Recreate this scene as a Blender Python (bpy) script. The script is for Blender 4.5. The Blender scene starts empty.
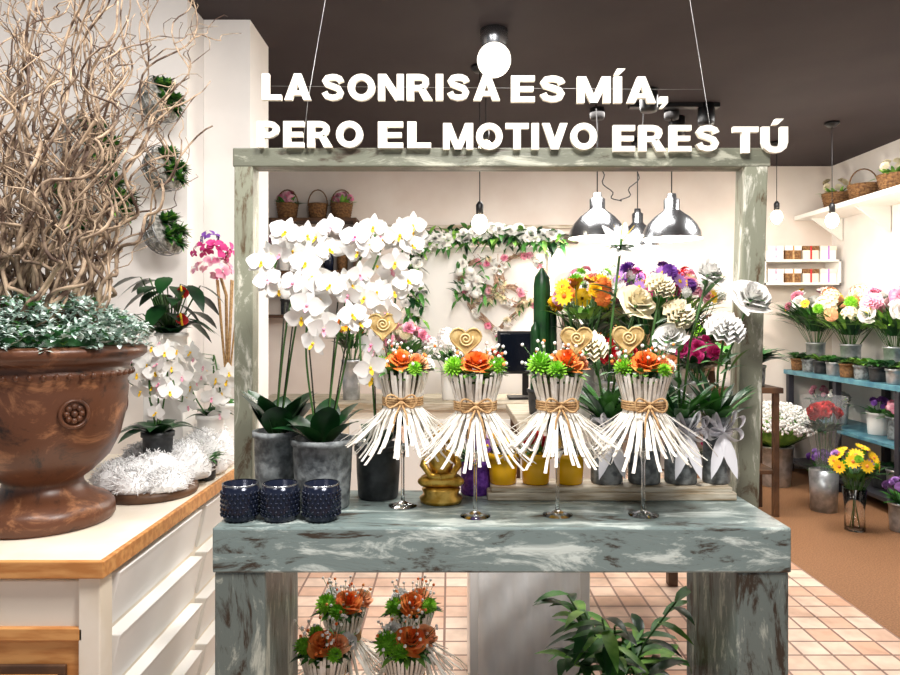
import bpy, math, random
from mathutils import Vector, Matrix, Quaternion
random.seed(7)
R=random.uniform
pi=math.pi
# ---------------------------------------------------------------- materials
def lin(c):
    return tuple(((x/255)/12.92 if x/255<=0.04045 else ((x/255+0.055)/1.055)**2.4) for x in c)+(1,)
MC={}
def mat(name,c,c2=None,rough=.6,metal=0,scale=20,bump=0,trans=0,emit=0,stretch=None,ecol=None,lo=.4,hi=.6,ior=1.45,alpha=1,detail=4):
    if name in MC: return MC[name]
    m=bpy.data.materials.new(name); m.use_nodes=True
    nt=m.node_tree; p=nt.nodes['Principled BSDF']
    p.inputs['Base Color'].default_value=lin(c)
    p.inputs['Roughness'].default_value=rough
    p.inputs['Metallic'].default_value=metal
    p.inputs['Transmission Weight'].default_value=trans
    p.inputs['IOR'].default_value=ior
    p.inputs['Alpha'].default_value=alpha
    if emit:
        p.inputs['Emission Color'].default_value=lin(ecol or c); p.inputs['Emission Strength'].default_value=emit
    if c2 or bump:
        tc=nt.nodes.new('ShaderNodeTexCoord'); mp=nt.nodes.new('ShaderNodeMapping')
        nt.links.new(tc.outputs['Object'],mp.inputs[0])
        if stretch: mp.inputs['Scale'].default_value=stretch
        n=nt.nodes.new('ShaderNodeTexNoise'); n.inputs['Scale'].default_value=scale; n.inputs['Detail'].default_value=detail
        nt.links.new(mp.outputs[0],n.inputs[0])
        if c2:
            r=nt.nodes.new('ShaderNodeValToRGB')
            r.color_ramp.elements[0].position=lo; r.color_ramp.elements[0].color=lin(c)
            r.color_ramp.elements[1].position=hi; r.color_ramp.elements[1].color=lin(c2)
            nt.links.new(n.outputs[0],r.inputs[0]); nt.links.new(r.outputs[0],p.inputs['Base Color'])
        if bump:
            b=nt.nodes.new('ShaderNodeBump'); b.inputs['Strength'].default_value=bump; b.inputs['Distance'].default_value=.01
            nt.links.new(n.outputs[0],b.inputs['Height']); nt.links.new(b.outputs[0],p.inputs['Normal'])
    MC[name]=m; return m
def worn(name,base,light,dark,stretch,scale=5,a1=.36,a2=.44,a3=.53,a4=.62,rough=.38,bump=.4):
    m=mat(name,base,rough=rough); nt=m.node_tree; p=nt.nodes['Principled BSDF']
    tc=nt.nodes.new('ShaderNodeTexCoord'); mp=nt.nodes.new('ShaderNodeMapping'); mp.inputs['Scale'].default_value=stretch
    nt.links.new(tc.outputs['Object'],mp.inputs[0])
    n=nt.nodes.new('ShaderNodeTexNoise'); n.inputs['Scale'].default_value=scale; n.inputs['Detail'].default_value=9; n.inputs['Roughness'].default_value=.7
    n.inputs['Distortion'].default_value=.6
    nt.links.new(mp.outputs[0],n.inputs[0])
    r=nt.nodes.new('ShaderNodeValToRGB'); e=r.color_ramp.elements
    e[0].position=a1; e[0].color=lin(dark); e[1].position=a4; e[1].color=lin(light)
    a=e.new(a2); a.color=lin(base); a=e.new(a3); a.color=lin(base)
    nt.links.new(n.outputs[0],r.inputs[0]); nt.links.new(r.outputs[0],p.inputs['Base Color'])
    b=nt.nodes.new('ShaderNodeBump'); b.inputs['Strength'].default_value=bump; b.inputs['Distance'].default_value=.005
    nt.links.new(n.outputs[0],b.inputs['Height']); nt.links.new(b.outputs[0],p.inputs['Normal'])
    return m
TABLE=worn('worn_blue_paint',(122,137,135),(206,216,210),(60,50,40),(.9,3.4,3.4),a1=.38,a2=.45,rough=.3)
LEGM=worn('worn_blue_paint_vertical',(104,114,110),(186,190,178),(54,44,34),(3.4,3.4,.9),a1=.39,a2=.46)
FRAME=worn('worn_green_wood',(138,140,122),(218,216,202),(92,76,56),(3.4,3.4,1))
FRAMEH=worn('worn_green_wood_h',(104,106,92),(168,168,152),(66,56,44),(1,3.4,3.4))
URN=worn('glazed_brown_patina',(98,60,40),(168,116,80),(36,26,24),(1.3,1.3,1.8),scale=5,a1=.36,a2=.46,a3=.54,a4=.66,rough=.36,bump=.25)
WHITEP=mat('white_petal',(244,242,238),rough=.55)
IVORY=mat('ivory_petal',(244,232,200),rough=.6)
PINK=mat('pink_petal',(232,130,165),(246,195,208),scale=25,rough=.6)
HOTP=mat('magenta_petal',(190,25,105),(225,70,145),scale=25,rough=.6)
ORANGE=mat('orange_petal',(232,104,34),(248,156,76),scale=25,rough=.6)
PEACH=mat('peach_petal',(246,165,115),(250,195,150),scale=25,rough=.6)
YEL=mat('yellow_petal',(245,200,30),rough=.6)
RED=mat('red_petal',(175,15,28),(210,40,45),scale=20,rough=.4)
PURP=mat('purple_petal',(105,50,150),(150,90,190),scale=20,rough=.6)
LILAC=mat('lilac_petal',(180,130,205),rough=.6)
GREENP=mat('lime_pompom',(105,175,30),(155,212,60),scale=30,rough=.7)
LEAF=mat('leaf_green',(34,82,32),(68,130,48),scale=14,rough=.45)
DLEAF=mat('dark_leaf',(14,44,24),(32,78,36),scale=10,rough=.32)
LLEAF=mat('light_leaf',(85,140,52),(140,186,80),scale=14,rough=.5)
FROST=mat('frosted_leaf',(140,172,156),(236,244,240),scale=40,rough=.7)
STEM=mat('stem_green',(60,100,42),rough=.5)
DSTEM=mat('stem_dark',(45,45,28),rough=.6)
WILLOW=mat('willow_bark',(78,58,46),(184,160,134),scale=22,rough=.7)
STONE=mat('grey_stone_pot',(92,96,98),(142,147,148),scale=40,bump=.4,rough=.75)
DSTONE=mat('dark_pot',(34,36,38),(56,58,60),scale=30,rough=.5)
SOIL=mat('soil',(45,32,22),(70,50,35),scale=60,bump=.6,rough=.95)
STICK=mat('whitewashed_stick',(250,247,240),(226,218,204),scale=30,rough=.55)
LINER=mat('cup_liner',(150,140,118),rough=.8)
JUTE=mat('jute_twine',(168,130,88),(198,162,115),scale=90,bump=.4,rough=.9)
GOLDF=mat('gold_felt',(172,140,84),(212,184,126),scale=50,bump=.3,rough=.55,metal=.15)
SWIRL=mat('gold_swirl',(228,205,150),rough=.5,metal=.1)
GOLD=mat('gold_paint',(190,145,55),(235,195,100),scale=30,rough=.3,metal=.8)
GLASS=mat('clear_glass',(255,255,255),rough=.02,trans=1)
CELLO=mat('cellophane',(240,245,248),rough=.1,alpha=.22)
DGLASS=mat('dark_blue_glass',(30,36,54),rough=.15,metal=.3)
SILVER=mat('brushed_metal',(165,167,170),rough=.25,metal=.95)
ZINC=mat('zinc',(165,169,171),(198,200,203),scale=20,rough=.35,metal=.7)
BLACK=mat('black_plastic',(18,18,20),rough=.4)
SCREEN=mat('monitor_glass',(12,16,28),rough=.12)
WHITEM=mat('white_paint',(238,235,230),rough=.5)
CREAM=mat('cream_cabinet_paint',(238,228,212),(230,217,196),scale=6,rough=.45)
WOOD=mat('honey_wood',(186,122,64),(214,156,94),scale=8,stretch=(1,6,6),rough=.42)
DWOOD=mat('dark_wood',(70,48,34),(100,70,47),scale=8,rough=.5)
WWOOD=mat('whitewashed_plank',(205,196,178),(155,138,112),scale=8,stretch=(1,8,8),rough=.6)
LETTER=mat('cream_letter_board',(244,238,224),rough=.6)
YPOT=mat('yellow_glass_pot',(225,170,20),rough=.2)
FUR=mat('white_fur',(250,249,248),rough=.9)
WICK=mat('wicker',(140,102,62),(98,66,40),scale=60,bump=.6,rough=.8)
TWIG=mat('wreath_twig',(140,108,88),(195,165,142),scale=30,rough=.8)
MOSS=mat('moss',(50,75,30),(92,112,52),scale=70,bump=1,rough=.95)
GMOSS=mat('grey_moss',(120,120,112),(195,192,184),scale=60,bump=1,rough=.95)
WIRE=mat('steel_wire',(150,150,150),rough=.35,metal=.9)
DWIRE=mat('dark_cord',(25,22,22),rough=.6)
BLUESH=mat('teal_shelf_paint',(62,112,132),(95,145,158),scale=10,rough=.4)
GRAYSH=mat('shelf_frame_grey',(48,48,55),rough=.5)
RIBW=mat('white_ribbon',(232,230,234),rough=.35)
BULB=mat('bulb_glow',(255,240,210),emit=18,rough=.4)
GLOBE=mat('opal_globe',(255,248,236),emit=2.0,rough=.4)
PPOT=mat('purple_weave',(95,45,150),(130,75,185),scale=80,bump=.5,rough=.7)
FROSTA=mat('frosted_acrylic',(246,245,243),rough=.3,trans=.1)

# ---------------------------------------------------------------- builder
class B:
    def __init__(s): s.v=[];s.f=[];s.m=[];s.sm=[];s.mats=[];s.cx=None;s.cy=None
    def mi(s,m):
        if m not in s.mats: s.mats.append(m)
        return s.mats.index(m)
    def add(s,V,F,m,M=None,sm=True):
        o=len(s.v); i=s.mi(m)
        if M is not None: V=[M@Vector(p) for p in V]
        s.v.extend([tuple(p) for p in V])
        for f in F:
            s.f.append(tuple(a+o for a in f)); s.m.append(i); s.sm.append(sm)
    def box(s,x0,x1,y0,y1,z0,z1,m,M=None):
        V=[(x0,y0,z0),(x1,y0,z0),(x1,y1,z0),(x0,y1,z0),(x0,y0,z1),(x1,y0,z1),(x1,y1,z1),(x0,y1,z1)]
        s.add(V,[(0,3,2,1),(4,5,6,7),(0,1,5,4),(1,2,6,5),(2,3,7,6),(3,0,4,7)],m,M,False)
    def lathe(s,c,prof,m,seg=32,M=None,sm=True):
        V=[];F=[];n=len(prof)
        for (r,z) in prof:
            for k in range(seg):
                a=2*pi*k/seg; V.append((c[0]+r*math.cos(a),c[1]+r*math.sin(a),c[2]+z))
        for i in range(n-1):
            for k in range(seg):
                k2=(k+1)%seg
                F.append((i*seg+k,i*seg+k2,(i+1)*seg+k2,(i+1)*seg+k))
        s.add(V,F,m,M,sm)
    def tube(s,P,r,m,seg=6,close=False):
        P=[Vector(p) for p in P]; n=len(P); V=[];F=[]
        if not hasattr(r,'__len__'): r=[r]*n
        t=(P[1]-P[0]).normalized(); u=t.orthogonal().normalized()
        for i in range(n):
            if close: t=(P[(i+1)%n]-P[i-1])
            else: t=(P[min(i+1,n-1)]-P[max(i-1,0)])
            if t.length<1e-9: t=Vector((0,0,1))
            t.normalize(); u=(u-t*u.dot(t))
            if u.length<1e-6: u=t.orthogonal()
            u.normalize(); w=t.cross(u)
            for k in range(seg):
                a=2*pi*k/seg; V.append(P[i]+(u*math.cos(a)+w*math.sin(a))*r[i])
        for i in range(n if close else n-1):
            j=(i+1)%n
            for k in range(seg):
                k2=(k+1)%seg; F.append((i*seg+k,i*seg+k2,j*seg+k2,j*seg+k))
        if not close:
            F.append(tuple(range(seg))[::-1]); F.append(tuple((n-1)*seg+k for k in range(seg)))
        s.add(V,F,m)
    def ball(s,c,r,m,seg=8,rings=6,M=None,wob=0):
        if not hasattr(r,'__len__'): r=(r,r,r)
        V=[(c[0],c[1],c[2]-r[2])];F=[]
        for i in range(1,rings):
            ph=-pi/2+pi*i/rings
            for k in range(seg):
                a=2*pi*k/seg; q=1+(R(-wob,wob) if wob else 0)
                V.append((c[0]+q*r[0]*math.cos(ph)*math.cos(a),c[1]+q*r[1]*math.cos(ph)*math.sin(a),c[2]+q*r[2]*math.sin(ph)))
        V.append((c[0],c[1],c[2]+r[2])); L=len(V)-1
        for k in range(seg):
            k2=(k+1)%seg; F.append((0,1+k2,1+k)); F.append((L,L-seg+k,L-seg+k2))
            for i in range(rings-2): F.append((1+i*seg+k,1+i*seg+k2,1+(i+1)*seg+k2,1+(i+1)*seg+k))
        s.add(V,F,m,M)
    def tm(s,T,mp,pos,d,sc,spin=None):
        d=Vector(d)
        if d.length<1e-6: d=Vector((0,0,1))
        q=d.to_track_quat('Z','Y')
        if spin is None: spin=R(0,6.28)
        M=Matrix.Translation(Vector(pos))@q.to_matrix().to_4x4()@Matrix.Rotation(spin,4,'Z')@Matrix.Diagonal((sc,sc,sc,1))
        for (V,F,key) in T: s.add(V,F,mp[key],M)
    def leaf(s,base,d,L,W,m,droop=.3,up=(0,0,1),fold=.25,n=5):
        d=Vector(d).normalized(); up=Vector(up); side=d.cross(up)
        if side.length<1e-4: side=Vector((1,0,0))
        side.normalize(); nrm=side.cross(d).normalized()
        V=[];F=[];b=Vector(base)
        for i in range(n+1):
            t=i/n; w=W*.5*(math.sin(pi*min(1,(t*.93+.05))**.8)) if i<n else 0.0
            c=b+d*(L*t)+Vector((0,0,-1))*(droop*L*t*t)
            for j in (-1,0,1): V.append(c+side*(w*j)+nrm*(fold*w*abs(j)))
        for i in range(n):
            for j in range(2):
                a=i*3+j; F.append((a,a+1,a+4,a+3))
        s.add(V,F,m)
    def obj(s,name,bevel=0):
        if s.cx is not None: s.v=[(min(p[0],s.cx),p[1],p[2]) for p in s.v]
        if s.cy is not None: s.v=[(p[0],min(p[1],s.cy),p[2]) for p in s.v]
        me=bpy.data.meshes.new(name)
        xs=[p[0] for p in s.v];ys=[p[1] for p in s.v];zs=[p[2] for p in s.v]
        o=((min(xs)+max(xs))/2,(min(ys)+max(ys))/2,min(zs))
        me.from_pydata([(p[0]-o[0],p[1]-o[1],p[2]-o[2]) for p in s.v],[],s.f)
        for m in s.mats: me.materials.append(m)
        me.polygons.foreach_set('material_index',s.m); me.polygons.foreach_set('use_smooth',s.sm)
        me.update()
        ob=bpy.data.objects.new(name,me); ob.location=o
        bpy.context.scene.collection.objects.link(ob)
        if bevel:
            bm=ob.modifiers.new('bevel','BEVEL'); bm.width=bevel; bm.segments=2; bm.limit_method='ANGLE'
        return ob
# ---------------------------------------------------------------- flower templates
def petal(L,W,z0=0,cup=.1,lift=0,ang=0,start=.03,n=4,p=.8,curl=0):
    V=[];F=[]
    ca,sa=math.cos(ang),math.sin(ang)
    for i in range(n+1):
        t=i/n; w=W*.5*math.sin(pi*(.06+.88*t)**p)
        x=start+L*t; zc=z0+lift*t+curl*t*t
        for j in (-1,0,1):
            y=w*j; z=zc+cup*abs(j)*w
            V.append((x*ca-y*sa,x*sa+y*ca,z))
    for i in range(n):
        for j in range(2):
            a=i*3+j; F.append((a,a+3,a+4,a+1))
    return V,F
def merge(lst,key):
    V=[];F=[]
    for v,f in lst:
        o=len(V); V+=v; F+=[tuple(a+o for a in g) for g in f]
    return (V,F,key)
def ballm(r,c=(0,0,0),seg=6,rings=4):
    b=B(); b.ball(c,r,WHITEP,seg,rings); return b.v,b.f
T_ORCH=[merge([petal(.46,.30,-.03,.1,.0,a) for a in (pi/2,pi*7/6,pi*11/6)]+[petal(.48,.56,.03,.16,.03,a,p=.75) for a in (.2,pi-.2)],'p'),
        merge([petal(.16,.13,.05,.5,.14,-pi/2)]+[ballm((.05,.05,.06),(0,0,.06))],'c')]
def rose():
    L=[]
    for ring,(n,r,h0,h1,fl) in enumerate([(5,.40,-.30,-.04,.14),(5,.33,-.28,.08,.10),(4,.25,-.24,.18,.07),(3,.17,-.2,.25,.04),(3,.10,-.15,.29,.02),(2,.045,-.1,.30,0)]):
        for k in range(n):
            a0=2*pi*k/n+ring*.75+R(-.15,.15); V=[];F=[]; half=pi/n*1.45; dz=R(-.03,.03)
            for i in range(5):
                t=i/4; rad=r*(.30+.70*math.sin(t*pi/2)); z=h0+(h1-h0)*t+dz*t
                if i==4: rad+=fl; z-=fl*.35
                for j in range(5):
                    u=(j-2)/2; a=a0+u*half*(.8 if i==4 else 1)
                    rr=rad*(1+.13*u)
                    V.append((rr*math.cos(a),rr*math.sin(a),z-(.10*u*u if i>=3 else 0)))
            for i in range(4):
                for j in range(4):
                    a=i*5+j; F.append((a,a+1,a+6,a+5))
            L.append((V,F))
    return [merge(L,'p')]
T_ROSE=rose()
def mum(n=70):
    L=[]
    for k in range(n):
        z=1-(k+.5)/n*1.25; r=math.sqrt(max(0,1-z*z)); a=k*2.39996
        d=Vector((r*math.cos(a),r*math.sin(a),z)); q=d.to_track_quat('X','Z').to_matrix()
        v,f=petal(.34,.15,0,.3,0,0,start=.15,n=2)
        L.append(([tuple(q@Vector(p)) for p in v],f))
    return [merge(L,'p'),merge([ballm(.3)],'p')]
T_MUM=mum()
T_DAISY=[merge([petal(.44,.2,0,.1,.08,2*pi*k/13,n=3) for k in range(13)],'p'),merge([ballm((.12,.12,.07),(0,0,.03))],'c')]
T_LILY=[merge([petal(.6,.3,-.3,.2,.42,2*pi*k/6+(.0 if k%2 else .05),curl=-.12) for k in range(6)],'p'),
        merge([petal(.28,.03,-.1,0,.45,2*pi*k/6+.3,n=2) for k in range(6)],'c')]
def carn():
    L=[]
    for lay,(r,z) in enumerate([(.5,-.08),(.46,.04),(.38,.14),(.28,.22),(.16,.28)]):
        V=[(0,0,z-.15)];F=[];N=22
        for k in range(N):
            a=2*pi*k/N; V.append((r*math.cos(a)*(1+.08*math.sin(k*5)),r*math.sin(a),z+.07*(-1)**k+random.uniform(-.02,.02)))
        for k in range(N): F.append((0,1+k,1+(k+1)%N))
        L.append((V,F))
    return [merge(L,'p')]
T_CARN=carn()
T_TINY=[merge([ballm(.5,seg=5,rings=3)],'p')]
def hyd():
    L=[]
    for k in range(46):
        z=1-(k+.5)/46*1.35; r=math.sqrt(max(0,1-z*z)); a=k*2.39996
        d=Vector((r*math.cos(a),r*math.sin(a),z)); q=d.to_track_quat('Z','Y').to_matrix()
        for j in range(4):
            v,f=petal(.11,.11,.42,.1,.02,j*pi/2+k,start=.0,n=2)
            L.append(([tuple(q@Vector(p)) for p in v],f))
    return [merge(L,'p'),merge([ballm(.36)],'p')]
T_HYD=hyd()
def spray(b,c,dirv,n,rad,T,mp,size,var=.25,flat=.75,stemto=None,smat=STEM):
    for k in range(n):
        z=1-(k+.5)/n*1.15; r=math.sqrt(max(0,1-z*z)); a=k*2.39996+R(-.6,.6)
        d=Vector((r*math.cos(a),r*math.sin(a),z))
        p=Vector(c)+Vector((d.x*rad,d.y*rad,d.z*rad*flat))*R(.75,1.1)
        dd=d+Vector(dirv)*.6
        b.tm(T,mp,p,dd,size*R(1-var,1+var))
        if stemto is not None: b.tube([p,Vector(stemto)+Vector((d.x,d.y,0))*.02],.0022,smat,4)
def foliage(b,c,n,rad,L,W,m,up=.4,droop=.3):
    for k in range(n):
        a=R(0,6.28); d=Vector((math.cos(a),math.sin(a),R(-.1,1)+up))
        b.leaf(Vector(c)+Vector((math.cos(a),math.sin(a),0))*rad*R(.1,.7),d,L*R(.7,1.2),W*R(.8,1.2),m,droop)
def pot(b,x,y,z,r,h,m,taper=.82,soil=True,rim=.008,seg=32):
    w=.007
    b.lathe((x,y,z),[(0,0),(r*taper,0),(r*taper+.003,.004),(r*(taper*.4+.6),h*.5),(r-rim*.4,h-rim*2.2),(r+rim*.3,h-rim*2),(r+rim*.3,h),(r-w,h),(r-w,h*.86),(0,h*.86)],m,seg)
    if soil: b.lathe((x,y,z),[(r-w-.001,h*.87),(r*.5,h*.9),(0,h*.91)],SOIL,seg)
def glassvase(b,x,y,z,r,h,m=GLASS):
    b.lathe((x,y,z),[(0,0),(r*.85,0),(r*.8,h*.5),(r,h),(r-.004,h),(r*.8-.004,h*.5),(r*.85-.004,.01),(0,.01)],m,24)
def plant(name,x,y,z,r,h,pm,n,L,W,lm,up=.7,droop=.5,extra=None):
    b=B(); pot(b,x,y,z,r,h,pm)
    for k in range(n):
        a=2*pi*k/n*2.6+R(-.2,.2); d=Vector((math.cos(a),math.sin(a),R(.3,1.2)+up-.4))
        b.leaf((x+math.cos(a)*r*.2,y+math.sin(a)*r*.2,z+h*.9),d,L*R(.7,1.15),W*R(.85,1.15),lm,droop)
    if extra: extra(b)
    return b.obj(name)
def bouquet(name,x,y,z,vr,vh,vm,zc,rad,fl,nleaf=14,lm=LEAF,glass=False,ll=.14,cx=None,cy=None):
    b=B(); b.cx=cx; b.cy=cy
    if glass: glassvase(b,x,y,z,vr,vh,vm)
    else: pot(b,x,y,z,vr,vh,vm,soil=False)
    neck=(x,y,z+vh*.7)
    foliage(b,(x,y,zc-rad*.5),nleaf,rad,ll,.03,lm)
    foliage(b,(x,y,(zc-rad*.4+z+vh)/2),nleaf//2,rad*.5,ll*1.2,.035,DLEAF,up=.8)
    for (T,mp,size,n,rr) in fl:
        spray(b,(x,y,zc),(0,-.4,.1),n,rad*rr,T,mp,size,stemto=neck)
    for k in range(6):
        a=R(0,6.28); b.tube([(x+math.cos(a)*vr*.4,y+math.sin(a)*vr*.4,z+.015),neck,(x+math.cos(a)*rad*.5,y+math.sin(a)*rad*.5,zc)],.003,STEM,4)
    return b.obj(name)
Pm=lambda m,c=YEL:{'p':m,'c':c}

# ---------------------------------------------------------------- room shell
CEIL=2.85; BACK=6.6; RW=3.6
WALL=mat('plaster_wall',(232,227,222),(240,235,230),scale=3,rough=.8)
WALLB=mat('plaster_wall_back',(226,213,202),(234,224,214),scale=2,rough=.8)
CEILM=mat('dark_ceiling_paint',(50,41,43),(55,46,47),scale=2,rough=.85)
fm=mat('floor_tiles',(200,160,135),rough=.35); nt=fm.node_tree; p=nt.nodes['Principled BSDF']
tc=nt.nodes.new('ShaderNodeTexCoord'); br=nt.nodes.new('ShaderNodeTexBrick')
br.offset=0; br.inputs['Scale'].default_value=1; br.inputs['Brick Width'].default_value=.125; br.inputs['Row Height'].default_value=.125
br.inputs['Mortar Size'].default_value=.006; br.inputs['Mortar Smooth'].default_value=.2
br.inputs['Color1'].default_value=lin((212,168,142)); br.inputs['Color2'].default_value=lin((240,218,200)); br.inputs['Mortar'].default_value=lin((138,108,96))
no=nt.nodes.new('ShaderNodeTexNoise'); no.inputs['Scale'].default_value=9; no.inputs['Detail'].default_value=6
mx=nt.nodes.new('ShaderNodeMixRGB'); mx.blend_type='MULTIPLY'; mx.inputs[0].default_value=.5
cr=nt.nodes.new('ShaderNodeValToRGB'); cr.color_ramp.elements[0].position=.3; cr.color_ramp.elements[0].color=(.5,.45,.42,1); cr.color_ramp.elements[1].position=.6
nt.links.new(tc.outputs['Object'],br.inputs[0]); nt.links.new(tc.outputs['Object'],no.inputs[0]); nt.links.new(no.outputs[0],cr.inputs[0])
nt.links.new(br.outputs[0],mx.inputs[1]); nt.links.new(cr.outputs[0],mx.inputs[2]); nt.links.new(mx.outputs[0],p.inputs['Base Color'])
CORK=mat('brown_cork_floor',(122,84,54),(148,106,72),scale=120,bump=.2,rough=.75)
b=B(); b.box(-3,1.98,-.5,BACK,-.05,0,fm); b.box(1.98,RW+.1,-.5,BACK,-.05,0,CORK); b.obj('floor')
b=B(); b.box(-3,RW+.1,-.5,BACK+.1,CEIL,CEIL+.06,CEILM); b.obj('ceiling')
b=B(); b.box(-3,RW+.1,BACK,BACK+.1,0,CEIL,WALLB); b.obj('wall_back')
b=B(); b.box(RW,RW+.1,-.5,BACK,0,CEIL,WALL); b.obj('wall_right')
b=B()
V=[(-1.19,3.17,0),(-3,2.2,0),(-3,2.35,0),(-1.19,3.4,0)]
V+= [(a,c,CEIL) for a,c,_ in V]
b.add(V,[(0,1,5,4),(1,2,6,5),(2,3,7,6),(3,0,4,7),(4,5,6,7)],WALL,None,False); b.obj('wall_left')
b=B(); b.box(-1.189,-.965,3.38,3.72,0,CEIL,WALL); b.obj('wall_pillar')
b=B(); b.box(-3,-1.19,3.42,3.72,0,CEIL,WALL); b.obj('wall_left_return')
b=B(); b.box(-3,RW,BACK-.015,BACK,0,.1,WHITEM); b.obj('baseboard_back')
b=B(); b.box(-.8,1.2,BACK-.06,BACK,2.12,2.2,DWOOD); b.box(-.8,1.2,BACK-.05,BACK,2.26,2.29,WWOOD); b.obj('trim_rail')

# ---------------------------------------------------------------- console table
b=B()
b.box(-.578,.83,1.70,2.08,.785,.895,TABLE)
b.box(-.574,-.45,1.705,2.075,0,.785,LEGM); b.box(.70,.826,1.705,2.075,0,.785,LEGM)
b.obj('console_table',.005)
b=B()
def quadbox(b,x0,x1,xb0,xb1,y0,y1,z0,z1,m):
    V=[(xb0,y0,z0),(xb1,y0,z0),(xb1,y1,z0),(xb0,y1,z0),(x0,y0,z1),(x1,y0,z1),(x1,y1,z1),(x0,y1,z1)]
    b.add(V,[(0,3,2,1),(4,5,6,7),(0,1,5,4),(1,2,6,5),(2,3,7,6),(3,0,4,7)],m,None,False)
quadbox(b,-.648,-.592,-.650,-.594,2.10,2.17,0,1.865,FRAME)
quadbox(b,.885,.955,.835,.905,2.10,2.17,0,1.865,FRAME)
b.box(-.652,.962,2.098,2.172,1.86,1.917,FRAMEH)
b.obj('wooden_display_frame',.004)

# ---------------------------------------------------------------- letter sign
def ribbon(pts,t,closed=False):
    n=len(pts); out=[];L=[];Rr=[]
    for i in range(n):
        if closed: a=pts[i-1];c=pts[(i+1)%n]
        else: a=pts[max(i-1,0)];c=pts[min(i+1,n-1)]
        dx,dz=c[0]-a[0],c[1]-a[1]; l=math.hypot(dx,dz); nx,nz=-dz/l*t/2,dx/l*t/2
        L.append((pts[i][0]+nx,pts[i][1]+nz)); Rr.append((pts[i][0]-nx,pts[i][1]-nz))
    for i in range(n if closed else n-1):
        j=(i+1)%n; out.append([L[i],Rr[i],Rr[j],L[j]])
    return out
q4=lambda a,b_,c,d:[[a,b_,c,d]]
rect=lambda x0,x1,z0,z1:[[(x0,z0),(x1,z0),(x1,z1),(x0,z1)]]
T_=.25
def ell(cx,cz,rx,rz,n=24): return [(cx+rx*math.cos(2*pi*i/n),cz+rz*math.sin(2*pi*i/n)) for i in range(n)]
PB=[(.12,.895),(.44,.895),(.56,.865),(.64,.79),(.65,.69),(.61,.57),(.50,.49),(.40,.47),(.12,.47)]
GL={
 'L':(.66,rect(0,T_,0,1)+rect(T_,.66,0,.20)),
 'A':(.90,q4((0,0),(.26,0),(.57,1),(.33,1))+q4((.64,0),(.90,0),(.57,1),(.33,1))+rect(.2,.7,.18,.35)),
 'S':(.80,ribbon([(.68,.70),(.62,.83),(.50,.885),(.38,.895),(.22,.86),(.14,.74),(.2,.62),(.40,.54),(.58,.46),(.66,.31),(.60,.17),(.50,.12),(.38,.105),(.20,.16),(.12,.31)],.21)),
 'O':(.92,ribbon(ell(.46,.5,.345,.395),.23,True)),
 'N':(.86,rect(0,.23,0,1)+rect(.63,.86,0,1)+q4((.58,0),(.86,0),(.28,1),(0,1))),
 'R':(.88,rect(0,T_,0,1)+ribbon(PB,.21)+q4((.57,0),(.88,0),(.62,.47),(.35,.47))),
 'P':(.80,rect(0,T_,0,1)+ribbon(PB,.21)),
 'I':(.26,rect(0,T_,0,1)),
 '\u00cd':(.30,rect(0,T_,0,1)+q4((.0,1.07),(.16,1.07),(.36,1.30),(.10,1.30))),
 'E':(.72,rect(0,T_,0,1)+rect(T_,.70,0,.20)+rect(T_,.66,.41,.59)+rect(T_,.70,.80,1)),
 'M':(1.04,rect(0,.23,0,1)+rect(.81,1.04,0,1)+q4((.41,0),(.63,0),(.28,1),(0,1))+q4((.41,0),(.63,0),(1.04,1),(.76,1))),
 'T':(.80,rect(.275,.525,0,.79)+rect(0,.80,.79,1)),
 'V':(.88,q4((.31,0),(.57,0),(.26,1),(0,1))+q4((.31,0),(.57,0),(.88,1),(.62,1))),
 '\u00da':(.84,ribbon([(.13,1),(.13,.7),(.13,.4),(.17,.24),(.28,.14),(.42,.115),(.56,.14),(.67,.24),(.71,.4),(.71,.7),(.71,1)],.24)+q4((.34,1.07),(.50,1.07),(.70,1.30),(.44,1.30))),
 ',':(.28,rect(.02,.27,0,.24)+q4((.02,-.20),(.12,-.20),(.27,0),(.13,0))),
}
b=B()
for (s,u0,u1,base) in [('LA',262,311,100),('SONRISA',321,500,100.5),('ES',511,566,102),('M\u00cdA,',577,668,103),
                  ('PERO',257,363,147.5),('EL',378,431,148),('MOTIVO',443,597,149.5),('ERES',613,720,151.5),('T\u00da',733,788,153)]:
    gap=.10
    tot=sum(GL[c][0] for c in s)+gap*(len(s)-1)
    k=.00297; X0=(u0-450)*k; X1=(u1-450)*k; Z=1.4+(320-base)*k; h=.078; sx=(X1-X0)/tot; x=0
    for c in s:
        w,polys=GL[c]
        for pi_,P in enumerate(polys):
            n=len(P); e=.0002*(pi_%3)
            V=[(X0+(x+a)*sx,2.076-e,Z+z*h) for a,z in P]+[(X0+(x+a)*sx,2.090,Z+z*h) for a,z in P]
            F=[tuple(range(n)),tuple(range(n,2*n))[::-1]]+[(i,n+i,n+(i+1)%n,(i+1)%n) for i in range(n)]
            b.add(V,F,LETTER,None,False)
        x+=w+gap
b.tube([(-.29,2.094,CEIL),(-.426,2.094,2.05),(-.44,2.094,1.92)],.0010,WIRE,5)
b.tube([(.64,2.094,CEIL),(.775,2.094,2.0),(.78,2.094,1.92)],.0010,WIRE,5)
b.tube([(-.55,2.094,2.10),(.64,2.094,2.09),(.755,2.094,2.09)],.0008,WIRE,5)
b.obj('hanging_letter_sign')

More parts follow.
